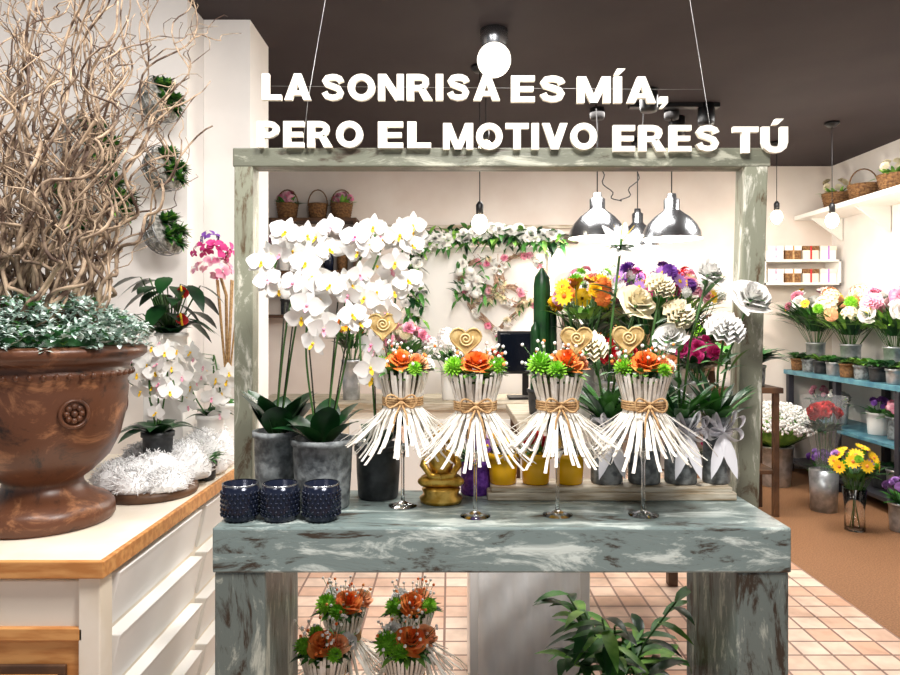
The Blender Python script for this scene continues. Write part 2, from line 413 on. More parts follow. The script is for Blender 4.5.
# ---------------------------------------------------------------- left counter
b=B()
b.box(-1.72,-.83,1.63,2.84,0,.815,CREAM)
b.box(-1.75,-.80,1.60,2.87,.815,.85,CREAM)
b.box(-1.75,-.795,1.588,1.602,.812,.852,WOOD)
b.box(-.80,-.786,1.588,2.87,.812,.852,WOOD)
b.box(-1.72,-.84,1.612,1.63,.69,.80,CREAM)
b.box(-1.72,-.84,1.600,1.63,.665,.695,WOOD)
for x0 in (-1.70,-1.27):
    b.box(x0,x0+.42,1.61,1.63,0,.665,WOOD)
    b.box(x0+.03,x0+.39,1.60,1.612,.05,.61,DWOOD)
    b.box(x0+.045,x0+.375,1.588,1.602,.07,.59,WOOD)
b.box(-.85,-.80,1.60,1.66,0,.815,CREAM)
for (y0,y1) in ((1.68,2.24),(2.28,2.83)):
    for i in range(5):
        z1=.795-i*.15; z0=z1-.135
        V=[(-.83,y0,z0),(-.83,y1,z0),(-.83,y1,z1),(-.83,y0,z1),(-.822,y0,z0),(-.822,y1,z0),(-.795,y1,z1-.015),(-.795,y0,z1-.015),(-.79,y0,z1),(-.79,y1,z1)]
        b.add(V,[(4,5,6,7),(7,6,9,8),(8,9,2,3),(0,4,7,8,3),(1,2,9,6,5),(0,1,5,4)],WHITEM,None,False)
b.obj('shop_counter',.003)

# ---------------------------------------------------------------- urn with willow
UX,UY,UZ=-1.115,1.92,.851
b=B()
prof=[(0,0),(.172,0),(.180,.012),(.178,.04),(.165,.055),(.135,.07),(.115,.082),(.10,.10),(.098,.115),(.125,.135),(.165,.175),(.192,.23),(.208,.30),(.214,.36),(.210,.385),(.222,.40),(.226,.412),(.215,.42),(.222,.435),(.252,.448),(.262,.458),(.262,.472),(.25,.48),(.228,.48),(.215,.44),(.0,.43)]
b.lathe((UX,UY,UZ),prof,URN,64)
b.lathe((UX,UY,UZ),[(.214,.425),(.1,.445),(0,.45)],SOIL,32)
for k in range(48):
    a=2*pi*k/48; b.ball((UX+.222*math.cos(a),UY+.222*math.sin(a),UZ+.406),.009,URN,6,4)
for k in range(4):
    a=-.72+pi/2*k; n=Vector((math.cos(a),math.sin(a),0)); c=Vector((UX,UY,UZ+.31))+n*.212
    s_=Vector((-n.y,n.x,0)); up=Vector((0,0,1))
    b.tube([c+s_*.034*math.cos(t*2*pi/20)+up*.034*math.sin(t*2*pi/20) for t in range(20)],.005,URN,6,True)
    for t in range(8):
        a2=2*pi*t/8; b.ball(c+s_*.018*math.cos(a2)+up*.018*math.sin(a2)-n*.002,.009,URN,6,5)
    b.ball(c,.009,URN,8,6)
b.obj('glazed_urn')
b=B()
for i in range(92):
    a=R(0,6.28); rr=.13*math.sqrt(R(0,1)); x=UX+rr*math.cos(a); y=UY+rr*math.sin(a)
    tx=R(-.42,.40); ty=R(-.25,.25); H=R(.6,1.3)
    P=[];f1=R(5,10);f2=R(12,24);p1=R(0,6);p2=R(0,6);A=R(.02,.06)
    N=50
    for k in range(N):
        t=k/(N-1)
        P.append((x+tx*t**1.1+A*t**.5*math.sin(f1*t*1.6+p1)+A*.5*math.sin(f2*t*1.6+p2),
                  y+ty*t**1.3+A*t**.5*math.cos(f1*t*1.5+p2)+A*.5*math.cos(f2*t*1.4+p1), UZ+.46+H*t+.014*math.sin(f2*t*2)))
    r0=R(.0028,.0082); b.tube(P,[max(.0012,r0*(1-.7*k/(N-1))) for k in range(N)],WILLOW,5)
    for q in range(4):
        k=random.randint(14,N-6); s=Vector(P[k]); d=Vector((R(-1,1),R(-1,1),R(.3,1.3))).normalized(); L=R(.1,.26)
        b.tube([s+d*L*t/10+Vector((math.sin(t*1.5+p1),math.cos(t*1.3+p2),math.sin(t*.9)))*.016*(t/10)**.5 for t in range(11)],[.0022*(1-.6*t/10) for t in range(11)],WILLOW,4)
b.obj('twisted_willow_branches')
b=B()
for k in range(1700):
    a=R(0,6.28); rr=.265*math.sqrt(R(.02,1)); h=.095*(1-(rr/.265)**2)+R(-.01,.055)
    c=Vector((UX+rr*math.cos(a),UY+rr*math.sin(a),UZ+.478+h))
    m=FROST if R(0,1)<.88 else LEAF
    for j in range(3):
        d=Vector((R(-1,1)+math.cos(a)*.5,R(-1,1)+math.sin(a)*.5,R(-.2,.9))); b.leaf(c,d,R(.014,.030),R(.009,.015),m,.2,n=2)
b.lathe((UX,UY,UZ),[(.21,.482),(.2,.50),(.15,.53),(.08,.555),(0,.56)],DLEAF,24)
b.obj('frosted_ground_cover_plant')

# ---------------------------------------------------------------- wall planters
def wallplanter(name,x,y,z,r=.085):
    b=B(); n=Vector((.47,-.88,0)).normalized(); up=Vector((0,0,1)); s_=Vector((.88,.47,0)); c=Vector((x,y,z))
    ax=(n*.6+s_*.70+up*.30).normalized()
    q=ax.to_track_quat('Z','Y').to_matrix()
    for k in range(12):
        a=2*pi*k/12; b.tube([c+q@Vector((r*math.cos(a)*math.cos(t),r*math.sin(a)*math.cos(t),-r*math.sin(t)*1.0)) for t in [i*pi/2/8 for i in range(9)]],.0022,WIRE,4)
    for t in (0,.35,.7,1.05): b.tube([c+q@Vector((r*math.cos(a)*math.cos(t),r*math.sin(a)*math.cos(t),-r*math.sin(t))) for a in [2*pi*i/20 for i in range(20)]],.0025,WIRE,4,True)
    M=Matrix.Translation(c)@q.to_4x4()
    b.lathe((0,0,0),[(0,-r*.94),(r*.5,-r*.8),(r*.8,-r*.5),(r*.94,0),(r*.6,.02),(0,.03)],GMOSS,16,M)
    for ro in range(6):
        a=2*pi*ro/5; rc=c+q@Vector((math.cos(a)*r*.55*(ro<5),math.sin(a)*r*.55*(ro<5),.02))
        for k in range(22):
            t=k/22; aa=k*2.4; d=q@Vector((math.cos(aa)*(1-t*.7)+math.cos(a)*.3,math.sin(aa)*(1-t*.7)+math.sin(a)*.3,.3+t))
            b.leaf(rc,d,r*R(.42,.62),.024,[LEAF,DLEAF,LLEAF][k%3],.1,n=3)
    b.tube([c,Vector((x,y,z))-n*(.10)],.004,WIRE,5)
    b.obj(name)
wallplanter('wall_planter',-1.225,2.99,2.345,.10); wallplanter('wall_planter',-1.205,2.99,2.05,.10); wallplanter('wall_planter',-1.205,2.99,1.775,.10)
wallplanter('wall_planter',-1.46,2.87,2.12,.13); wallplanter('wall_planter',-1.54,2.82,1.84,.13); wallplanter('wall_planter',-1.40,2.90,1.90,.12)

# ---------------------------------------------------------------- things on the left counter
b=B()
b.lathe((-.955,2.22,.851),[(0,0),(.145,0),(.15,.012),(.145,.028),(0,.028)],DWOOD,28); b.obj('wood_slice')
b=B()
for (x,y,r,h,z) in [(-.955,2.25,.12,.09,.88),(-1.04,2.20,.075,.07,.88),(-.885,2.17,.07,.055,.88),(-.885,2.34,.085,.11,.88),(-1.03,2.36,.09,.10,.88),(-.965,2.15,.07,.06,.88),
                    (-.88,2.50,.08,.13,.87),(-.90,2.62,.09,.15,.87),(-1.02,2.48,.08,.10,.87),(-1.09,2.3,.06,.06,.87)]:
    b.ball((x,y,z),(r,r,h),FUR,22,12,wob=.07)
    for k in range(520):
        a=R(0,6.28); ph=R(.05,1.5); d=Vector((math.cos(a)*math.cos(ph),math.sin(a)*math.cos(ph),math.sin(ph)))
        pp=Vector((x+d.x*r,y+d.y*r,z+d.z*h)); t=(d+Vector((R(-.9,.9),R(-.9,.9),R(-.5,.5)))).normalized()
        L=R(.008,.024); b.tube([pp-d*.004,pp+t*L*.6,pp+t*L+Vector((R(-.006,.006),0,R(-.006,0)))],.0012,FUR,3)
b.v=[(min(p[0],-.80),p[1],max(p[2],.86 if p[1]>2.39 else .88)) for p in b.v]
b.obj('white_fur_bed')
def orchid_plant(name,px,py,pz,pr,ph,pm,spikes,nl=7,bl=.08,leafL=.2,stake=True,fm=WHITEP,lup=(.5,1.4),ldroop=.55,lw=.38):
    b=B(); pot(b,px,py,pz,pr,ph,pm)
    for k in range(nl):
        a=2*pi*k/nl+R(-.3,.3); d=Vector((math.cos(a),math.sin(a)*.8,R(*lup)))
        b.leaf((px+math.cos(a)*pr*.25,py+math.sin(a)*pr*.25,pz+ph*.9),d,leafL*R(.8,1.15),leafL*lw,DLEAF,ldroop,fold=.2,n=7)
    for sp in spikes:
        pts=[Vector(p) for p in sp['p']]
        P=[]; ext=[pts[0]*2-pts[1]]+pts+[pts[-1]*2-pts[-2]]
        for i in range(1,len(ext)-2):
            for j in range(8):
                t=j/8; a_,b_,c_,d_=ext[i-1],ext[i],ext[i+1],ext[i+2]
                P.append(.5*((2*b_)+(c_-a_)*t+(2*a_-5*b_+4*c_-d_)*t*t+(3*b_-a_-3*c_+d_)*t**3))
        P.append(pts[-1])
        b.tube(P,.003,STEM,5)
        if stake: b.tube([pts[0],(pts[1].x,pts[1].y+.006,pts[1].z+.1)],.0026,DSTEM,4)
        n=sp['n']; i0=sp.get('from',.5)
        for q in range(n):
            t=i0+(1-i0)*q/(n-1); p_=P[int(t*(len(P)-1))]
            o=Vector((R(-1,1)*sp.get('s',.035),R(-.05,.01),R(-1,1)*sp.get('s',.035)*.7))
            c=p_+o; b.tube([p_,c+Vector((0,.012,0))],.0015,STEM,4)
            b.tm(T_ORCH,Pm(fm,YEL if q%3 else PINK),c,(R(-.7,.7),-1,R(-.45,.3)),bl*R(.85,1.1),spin=R(-.4,.4))
    return b.obj(name)
orchid_plant('potted_orchid',-.485,1.965,.896,.066,.195,STONE,[
 {'p':[(-.49,1.96,1.08),(-.46,1.95,1.35),(-.42,1.94,1.585),(-.45,1.90,1.60),(-.495,1.88,1.48)],'n':11,'from':.48,'s':.035},
 {'p':[(-.48,1.97,1.08),(-.43,1.97,1.40),(-.37,1.95,1.60),(-.36,1.92,1.60),(-.40,1.88,1.43)],'n':11,'from':.48,'s':.04}],nl=10,leafL=.20,bl=.086,lup=(1.0,2.6),ldroop=.3,lw=.42)
orchid_plant('potted_orchid',-.345,1.90,.896,.083,.185,STONE,[
 {'p':[(-.36,1.90,1.07),(-.39,1.90,1.3),(-.38,1.90,1.48),(-.37,1.86,1.46),(-.36,1.84,1.33)],'n':11,'from':.5,'s':.038},
 {'p':[(-.33,1.91,1.07),(-.26,1.93,1.4),(-.18,1.93,1.63),(-.21,1.89,1.62),(-.28,1.86,1.48)],'n':11,'from':.5,'s':.035},
 {'p':[(-.34,1.92,1.07),(-.31,1.93,1.35),(-.27,1.93,1.50),(-.25,1.88,1.48),(-.235,1.85,1.28)],'n':11,'from':.5,'s':.035}],nl=9,leafL=.19,bl=.086,lup=(.7,2.2),ldroop=.35,lw=.42)
orchid_plant('potted_orchid',-.205,2.0,.896,.066,.15,DSTONE,[
 {'p':[(-.20,2.0,1.04),(-.17,2.0,1.35),(-.13,1.98,1.62),(-.12,1.94,1.63),(-.13,1.92,1.50)],'n':9,'from':.5,'s':.028},
 {'p':[(-.21,2.0,1.04),(-.22,2.0,1.3),(-.18,1.98,1.52),(-.17,1.94,1.46),(-.21,1.90,1.25)],'n':11,'from':.5,'s':.035}],nl=6,leafL=.15,bl=.086,lup=(1,2))
orchid_plant('potted_orchid',-.96,2.30,.955,.05,.08,DSTONE,[
 {'p':[(-.96,2.3,1.02),(-1.0,2.3,1.2),(-1.02,2.28,1.31),(-1.04,2.26,1.20)],'n':12,'from':.35,'s':.055},
 {'p':[(-.96,2.3,1.02),(-.93,2.3,1.2),(-.92,2.28,1.31),(-.89,2.26,1.18)],'n':12,'from':.35,'s':.055},
 {'p':[(-.96,2.3,1.02),(-.96,2.3,1.18),(-.97,2.26,1.25),(-.96,2.24,1.14)],'n':8,'from':.35,'s':.05}],nl=11,leafL=.15,bl=.072,stake=False,lup=(.3,1.2))
orchid_plant('potted_orchid',-.89,2.60,.95,.05,.10,WHITEM,[
 {'p':[(-.90,2.60,1.04),(-.88,2.6,1.14),(-.87,2.58,1.27),(-.84,2.56,1.14)],'n':13,'from':.2,'s':.07},
 {'p':[(-.90,2.60,1.04),(-.95,2.6,1.12),(-.97,2.58,1.2),(-.98,2.56,1.10)],'n':10,'from':.3,'s':.06}],nl=8,leafL=.10,bl=.08,stake=False)
b=B(); b.box(-1.15,-1.0,2.62,2.77,.851,1.22,WHITEM); b.obj('display_pedestal',.004)
def anth(b):
    for (x,y,z,s) in [(-.985,2.59,1.50,.045),(-.99,2.6,1.40,.045)]:
        b.tube([(-1.07,2.69,1.34),((x-1.07)/2,2.64,1.42),(x,y,z)],.003,STEM,4)
        b.leaf((x,y,z-s*.4),(0,-.35,1),s*1.2,s*1.1,RED,.1,up=(0,-1,0),n=6); b.tube([(x,y-.01,z-.02),(x,y-.03,z+.025)],.004,YEL,6)
    for k in range(34):
        a=R(0,6.28); rr=R(.03,.15); e=Vector((-1.07+rr*math.cos(a),2.68+rr*math.sin(a)*.7,R(1.38,1.57)))
        b.tube([(-1.07,2.69,1.33),e],.0025,STEM,4); b.leaf(e,(math.cos(a),math.sin(a)-.4,R(-.6,.3)),R(.09,.14),R(.055,.08),DLEAF,.4,fold=.15)
plant('potted_anthurium',-1.07,2.69,1.221,.06,.13,WHITEM,10,.14,.07,DLEAF,extra=anth)
def pk(b):
    b.tube([(-.89,2.80,1.05),(-.895,2.80,1.5),(-.92,2.78,1.60)],.007,JUTE,6)
    for k in range(5): b.tube([(-.89,2.80,1.1),(-.89+.05*math.cos(k*1.3),2.80+.03*math.sin(k*1.3),1.56)],.004,JUTE,5)
    spray(b,(-.945,2.78,1.66),(0,-.5,0),14,.075,T_ORCH,Pm(HOTP,WHITEP),.055)
    spray(b,(-.945,2.78,1.59),(0,-.5,0),12,.075,T_ORCH,Pm(PINK,WHITEP),.055)
    spray(b,(-.95,2.78,1.72),(0,-.5,0),5,.04,T_ORCH,Pm(PURP,WHITEP),.05)
plant('potted_pink_orchid',-.885,2.80,.851,.052,.22,WHITEM,8,.14,.04,LEAF,extra=pk)
plant('potted_fern',-.84,2.41,.853,.035,.06,DSTONE,40,.10,.014,LEAF)

# ---------------------------------------------------------------- candle glasses
for x in (-.531,-.430,-.326):
    b=B(); r=.047;h=.09
    b.lathe((x,1.775,.896),[(0,0),(r*.82,0),(r*.9,.006),(r,.03),(r*.98,.06),(r*.96,h),(r*.9,h),(r*.9,.012),(0,.012)],DGLASS,36)
    for j in range(6):
        for k in range(22):
            a=2*pi*(k+.5*(j%2))/22; b.ball((x+r*.985*math.cos(a),1.775+r*.985*math.sin(a),.896+.016+j*.011),.0042,DGLASS,5,4)
    b.lathe((x,1.775,.896),[(r*.965,h-.002),(r*.97,h+.002),(r*.9,h+.002)],SILVER,36)
    b.obj('candle_glass')

# ---------------------------------------------------------------- flute bouquets
def heart_pts(s,n=28):
    out=[]
    for i in range(n):
        t=2*pi*i/n; out.append((s*16*math.sin(t)**3/17, s*(13*math.cos(t)-5*math.cos(2*t)-2*math.cos(3*t)-math.cos(4*t))/17))
    return out
def flute(name,x,y,z,hx=.0,hz=.10,top='a',heart=True):
    b=B()
    b.lathe((x,y,z),[(0,0),(.038,0),(.039,.002),(.02,.006),(.006,.014),(.0045,.03),(.0045,.13),(.008,.15),(.02,.17),(.028,.22),(.03,.30),(.027,.30),(.018,.175),(0,.165)],GLASS,24)
    zt=z+.365
    for layer,(N,ro) in enumerate(((32,0),(24,-.008))):
      for k in range(N):
        a=2*pi*(k+.5*layer)/N+R(-.05,.05); ca,sa=math.cos(a),math.sin(a); fl=R(.55,1.2)-.35*layer; ln=R(.88,1.18); dt=R(-.008,.008)
        prof=[(.072+ro,dt),(.064+ro,-.03),(.055+ro,-.06),(.050+ro,-.080),(.053+ro,-.098),(.065+.010*fl,-.125),(.080+.022*fl,-.155*ln),(.095+.036*fl,-.180*ln),(.106+.050*fl,-.196*ln)]
        w=.0038
        V=[];F=[]
        for i,(r,dz) in enumerate(prof):
            sw=R(-.001,.001)
            for (rr,ww) in ((r,-w),(r,w),(r-.0025,w),(r-.0025,-w)): V.append((x+ca*rr-sa*(ww+sw),y+sa*rr+ca*(ww+sw),zt+dz))
        for i in range(len(prof)-1):
            for j in range(4):
                F.append((i*4+j,i*4+(j+1)%4,(i+1)*4+(j+1)%4,(i+1)*4+j))
        F.append((0,1,2,3)); e=(len(prof)-1)*4; F.append((e+3,e+2,e+1,e))
        b.add(V,F,STICK,None,False)
    b.lathe((x,y,zt),[(.055,-.01),(.040,-.08),(.043,-.1)],LINER,20)
    for k in range(30):
        a=R(0,6.28); ca,sa=math.cos(a),math.sin(a); rr=R(.10,.19)
        b.tube([(x+ca*.04,y+sa*.04,zt-.09),(x+ca*rr*.5,y+sa*rr*.5,zt-.125),(x+ca*rr*.85,y+sa*rr*.85,zt-.165),(x+ca*rr,y+sa*rr,zt-R(.175,.205))],.0011,STICK,4)
    for j in range(4): b.tube([(x+.0535*math.cos(t),y+.0535*math.sin(t),zt-.070-j*.006) for t in [2*pi*i/24 for i in range(24)]],.0034,JUTE,5,True)
    yb=y-.058
    for sgn in (-1,1):
        b.tube([(x+sgn*.040*math.sin(t),yb-.012*math.sin(t),zt-.08+.017*math.sin(2*t)+.006) for t in [pi*i/12 for i in range(13)]],.0028,JUTE,5)
        b.tube([(x,yb,zt-.08),(x+sgn*.014,yb-.012,zt-.11),(x+sgn*.022,yb-.035,zt-.15)],.0028,JUTE,5)
    b.ball((x,yb,zt-.08),.007,JUTE,8,6)
    b.lathe((x,y,zt),[(.066,-.02),(.05,-.005),(0,0.005)],MOSS,20)
    fl={'a':[(T_ROSE,ORANGE,.070,-.004,-.035,.038),(T_ROSE,PEACH,.058,.040,-.025,.030),(T_MUM,GREENP,.052,-.054,-.02,.016),(T_MUM,GREENP,.045,-.03,.03,.03),(T_CARN,WHITEP,.05,.062,.01,.02),(T_MUM,GREENP,.04,.035,-.055,.010)],
        'b':[(T_ROSE,ORANGE,.072,.0,-.035,.038),(T_MUM,GREENP,.058,-.052,-.03,.018),(T_MUM,GREENP,.05,.054,-.03,.022),(T_ROSE,PEACH,.055,.025,.03,.035),(T_CARN,WHITEP,.05,-.04,.03,.033)],
        'c':[(T_ROSE,ORANGE,.078,.018,-.03,.040),(T_MUM,GREENP,.068,-.047,-.03,.024),(T_MUM,GREENP,.05,-.01,-.058,.012),(T_ROSE,PEACH,.058,.058,.02,.033),(T_CARN,WHITEP,.05,-.04,.035,.035)]}[top]
    for (T,m,s,dx,dy,dz) in fl:
        b.tm(T,Pm(m),(x+dx,y+dy,zt+dz),(dx*6,-.5+dy,1),s*1.12)
    for k in range(40):
        a=R(0,6.28); d=Vector((math.cos(a),math.sin(a),R(.1,1.3)))
        b.leaf((x+math.cos(a)*.048,y+math.sin(a)*.048,zt-.002),d,R(.03,.065),.02,[LEAF,LLEAF,DLEAF][k%3],.3,n=3)
    for k in range(46):
        a=R(0,6.28); rr=R(.02,.095); p=(x+rr*math.cos(a),y+rr*math.sin(a),zt+R(.02,.085)); b.tube([(x+math.cos(a)*.03,y+math.sin(a)*.03,zt),p],.0009,STEM,3)
        b.tm(T_TINY,Pm(WHITEP if k%4 else ORANGE),p,(0,0,1),.010)
    if heart:
        hp=heart_pts(.044); n=len(hp); c=Vector((x+hx,y-.02,zt+hz)); th=.005
        V=[c+Vector((p[0],-th,p[1])) for p in hp]+[c+Vector((p[0],th,p[1])) for p in hp]+[c+Vector((0,-th-.002,0)),c+Vector((0,th+.002,0))]
        F=[]
        for i in range(n):
            j=(i+1)%n; F+=[(i,j,n+j,n+i),(2*n,j,i),(2*n+1,n+i,n+j)]
        b.add(V,F,GOLDF,None,False)
        b.tube([c+Vector((p[0],-th,p[1])) for p in heart_pts(.042)],.003,GOLDF,5,True)
        b.tube([c+Vector(((.002+.017*t/26)*math.cos(t*.5),-.008,(.002+.017*t/26)*math.sin(t*.5)+.003)) for t in range(27)],.0022,SWIRL,5)
        b.tube([c+Vector((0,0,-.03)),(x+hx*.6,y,zt-.03)],.0022,DWOOD,5)
    return b.obj(name)
flute('flute_bouquet',-.128,1.90,.896,hx=-.052,hz=.125,top='a')
flute('flute_bouquet',.065,1.80,.896,hx=-.025,hz=.088,top='b')
flute('flute_bouquet',.278,1.81,.896,hx=.045,hz=.090,top='c')
flute('flute_bouquet',.500,1.81,.896,hx=-.045,hz=.092,top='a')

# ---------------------------------------------------------------- buddha
b=B(); x,y,z=-.025,1.95,.896; q=1.35
def S(*a): return tuple(v*q for v in a)
b.lathe((x,y,z),[S(*t) for t in [(0,0),(.042,0),(.045,.008),(.036,.016),(.04,.026),(.034,.032),(0,.032)]],GOLD,24)
def gb(dx,dy,dz,r): b.ball((x+dx*q,y+dy*q,z+dz*q),S(*r),GOLD,14,8)
gb(0,0,.045,(.044,.034,.017)); gb(-.026,-.015,.044,(.022,.016,.012)); gb(.026,-.015,.044,(.022,.016,.012))
b.lathe((x,y,z),[S(*t) for t in [(.026,.045),(.024,.07),(.030,.092),(.026,.103),(.010,.110),(.009,.116)]],GOLD,16)
for s in (-1,1): b.tube([(x+s*.027*q,y,z+.098*q),(x+s*.036*q,y-.008*q,z+.075*q),(x+s*.02*q,y-.028*q,z+.058*q),(x,y-.032*q,z+.056*q)],S(.009,.008,.007,.006),GOLD,8)
gb(0,0,.130,(.0165,.017,.021)); gb(0,0,.152,(.009,.009,.008))
for s in (-1,1): gb(s*.017,0,.126,(.003,.005,.010))
gb(0,-.017,.128,(.003,.004,.005))
b.obj('buddha_figurine')

# ---------------------------------------------------------------- plank + pots on it
b=B(); b.box(.105,.80,1.95,2.075,.896,.918,WWOOD); b.box(.115,.79,1.955,2.07,.918,.932,WWOOD); b.obj('whitewashed_riser',.003)
for i,x in enumerate((.152,.246,.342)):
    b=B(); pot(b,x,2.01,.933,.044,.088,YPOT,.8)
    foliage(b,(x,2.01,1.02),24,.035,.07,.02,LEAF if i!=1 else LLEAF)
    spray(b,(x,2.0,1.05),(0,-.6,0),7,.035,[T_ROSE,T_CARN,T_CARN][i],Pm([YEL,RED,WHITEP][i]),.035,stemto=(x,2.01,1.0))
    b.obj('yellow_potted_plant')
def lilypot(x,y,heads,s,ribbon=False,r=.046,h=.19,nl=20):
    b=B(); pot(b,x,y,.933,r,h,STONE,.92)
    foliage(b,(x,y,.933+h*.9),nl,.03,.18,.03,LEAF,up=.8)
    foliage(b,(x,y,.933+h*.9),nl//2,.03,.22,.02,DLEAF,up=1.2)
    for (hx,hy,hz,T,m) in heads:
        b.tube([(x,y,.933+h*.85),((x*.6+hx*.4),y,(.933+h+hz)/2),(hx,hy,hz)],.0035,STEM,6)
        for q in range(4):
            t=R(.3,.9); p=Vector((x+(hx-x)*t,y+(hy-y)*t,.933+h+(hz-.933-h)*t)); b.leaf(p,(R(-1,1),R(-1,1),.5),.12,.022,LEAF,.3)
        for q in range(6): b.leaf((hx,hy,hz-.02),(math.cos(q*1.05),math.sin(q*1.05),.1),.05,.016,LEAF,.2)
        b.tm(T,Pm(m,YEL),(hx,hy,hz),(R(-.5,.5),-.8,R(.6,1.0)),s)
    if ribbon:
        for j in range(2): b.tube([(x+(r+.002)*math.cos(t),y+(r+.002)*math.sin(t),.933+h*.8-j*.01) for t in [2*pi*i/24 for i in range(24)]],.006,RIBW,5,True)
        for (sx,L,hh) in ((-1,.06,.035),(1,.055,.04),(-1,.045,.0),(1,.05,-.005),(-1,.03,.05),(1,.03,.055)):
            c=Vector((x,y-r-.006,.933+h*.78))
            V=[];F=[]
            for i in range(13):
                t=pi*i/12; cc=c+Vector((sx*L*math.sin(t),-.012*math.sin(t)-.004,hh*math.sin(t)+.017*math.sin(2*t)))
                V+= [cc+Vector((0,-.013,.005)),cc+Vector((0,.013,-.005))]
            for i in range(12): F.append((2*i,2*i+1,2*i+3,2*i+2))
            b.add(V,F,RIBW)
        for sx in (-1,1): b.leaf((x,y-r-.008,.933+h*.76),(sx*.3,-.12,-1),.13,.035,RIBW,0,up=(0,-1,0))
    b.obj('potted_white_roses')
lilypot(.452,2.02,[(.485,1.98,1.63,T_LILY,WHITEP),(.54,2.0,1.46,T_ROSE,IVORY),(.40,2.0,1.33,T_CARN,IVORY)],.11,True)
lilypot(.560,2.02,[(.60,1.99,1.50,T_CARN,IVORY),(.62,1.98,1.36,T_ROSE,WHITEP)],.09)
lilypot(.665,2.02,[(.735,1.98,1.545,T_ROSE,WHITEP),(.65,1.98,1.42,T_CARN,IVORY)],.10,True)
lilypot(.768,2.02,[(.855,1.98,1.475,T_ROSE,WHITEP),(.78,1.98,1.38,T_CARN,WHITEP)],.115,True,r=.038)
b=B()
pot(b,.075,2.04,.896,.045,.10,PPOT,.9)
foliage(b,(.075,2.03,.99),26,.04,.09,.022,LEAF)
spray(b,(.075,2.02,1.03),(0,-.6,0),10,.05,T_DAISY,Pm(PURP),.035,stemto=(.075,2.03,.98))
b.obj('purple_potted_violet')

# ---------------------------------------------------------------- under the table
b=B(); 
for xx in (-.44,.62): b.box(xx,xx+.03,1.84,2.35,0,.10,DWOOD)
b.box(-.445,.66,1.82,2.36,.10,.125,DWOOD)
b.obj('low_bench',.003)
flute('flute_bouquet',-.345,1.93,.126,heart=False,top='a'); flute('flute_bouquet',-.125,1.94,.126,heart=False,top='c'); flute('flute_bouquet',-.335,2.2,.126,heart=False,top='c'); flute('flute_bouquet',-.12,2.2,.126,heart=False,top='b')
b=B(); x,y,z=.48,2.03,.126
pot(b,x,y,z,.085,.17,DSTONE)
for k in range(16):
    a=2*pi*k/16+R(-.2,.2); e=Vector((x+math.cos(a)*R(.08,.18),y+math.sin(a)*R(.04,.16),z+R(.24,.50)))
    s=Vector((x,y,z+.15)); b.tube([s,(s+e)/2+Vector((0,0,.04)),e],.003,STEM,5)
    for q in range(8):
        t=.3+.7*q/7; p=s+(e-s)*t+Vector((0,0,.04*math.sin(pi*t))); aa=a+(1 if q%2 else -1)*R(.4,1.1)
        b.leaf(p,(math.cos(aa),math.sin(aa),R(-.1,.8)),R(.10,.16),R(.030,.044),[LEAF,DLEAF,LEAF,LLEAF][(q+k)%4],.4,n=5)
b.v=[(min(p[0],.69),p[1],p[2]) for p in b.v]
b.obj('potted_ficus')
b=B()
b.box(.07,.50,2.50,2.51,0,.60,FROSTA); b.box(.07,.50,2.85,2.86,0,.60,FROSTA); b.box(.07,.08,2.51,2.85,0,.60,FROSTA); b.box(.49,.50,2.51,2.85,0,.60,FROSTA); b.box(.07,.50,2.50,2.86,.60,.612,FROSTA)
b.obj('acrylic_plinth',.003)
b=B()   # crumpled film draped on the plinth front
V=[];F=[];nx=26;nz=22
for i in range(nx+1):
    for j in range(nz+1):
        V.append((.10+.36*i/nx,2.47+.012*math.sin(i*1.3+j*.25)+.008*math.sin(i*.5-j*.9)+R(-.003,.003),.02+.58*j/nz))
for i in range(nx):
    for j in range(nz): a=i*(nz+1)+j; F.append((a,a+nz+1,a+nz+2,a+1))
b.add(V,F,mat('plastic_film',(248,248,248),rough=.18,alpha=.6)); b.obj('plastic_film_wrap')

# ---------------------------------------------------------------- flower stand in the middle
def bq(name,x,y,z,rad,zc,fl,vr=.06,vh=.26,vm=None,nleaf=16,lm=LEAF,ll=.14,glass=False,**kw):
    return bouquet(name,x,y,z,vr,vh,vm or (GLASS if glass else ZINC),zc,rad,fl,nleaf,lm,glass,ll,**kw)
b=B(); b.box(.30,1.22,3.05,3.75,.91,.95,WWOOD)
for xx in (.32,1.15):
    for yy in (3.07,3.68): b.box(xx,xx+.05,yy,yy+.05,0,.91,DWOOD)
b.box(.33,1.19,3.1,3.7,.35,.38,DWOOD); b.obj('flower_stand',.004)
bq('mixed_flower_bouquet',.62,3.25,.951,.17,1.49,[(T_DAISY,Pm(YEL,ORANGE),.09,10,1),(T_CARN,Pm(ORANGE),.08,7,.95),(T_CARN,Pm(PINK),.075,6,.8),(T_ROSE,Pm(YEL),.08,5,1)],nleaf=36,lm=LLEAF)
bq('mixed_flower_bouquet',.92,3.55,.951,.18,1.46,[(T_ROSE,Pm(IVORY),.09,10,1),(T_CARN,Pm(PEACH),.085,7,.9),(T_MUM,Pm(YEL),.07,5,1.1)],nleaf=30)
bq('mixed_flower_bouquet',.93,3.22,.951,.18,1.53,[(T_CARN,Pm(PURP),.07,8,1),(T_DAISY,Pm(LILAC,YEL),.075,10,1),(T_CARN,Pm(HOTP),.065,7,.8),(T_MUM,Pm(WHITEP),.07,6,1)],nleaf=50,ll=.2)
bq('mixed_flower_bouquet',1.13,3.45,.951,.17,1.50,[(T_ROSE,Pm(PINK),.085,8,1),(T_MUM,Pm(WHITEP),.08,7,1),(T_DAISY,Pm(YEL,ORANGE),.07,7,.9)],nleaf=50,ll=.24,lm=LLEAF)
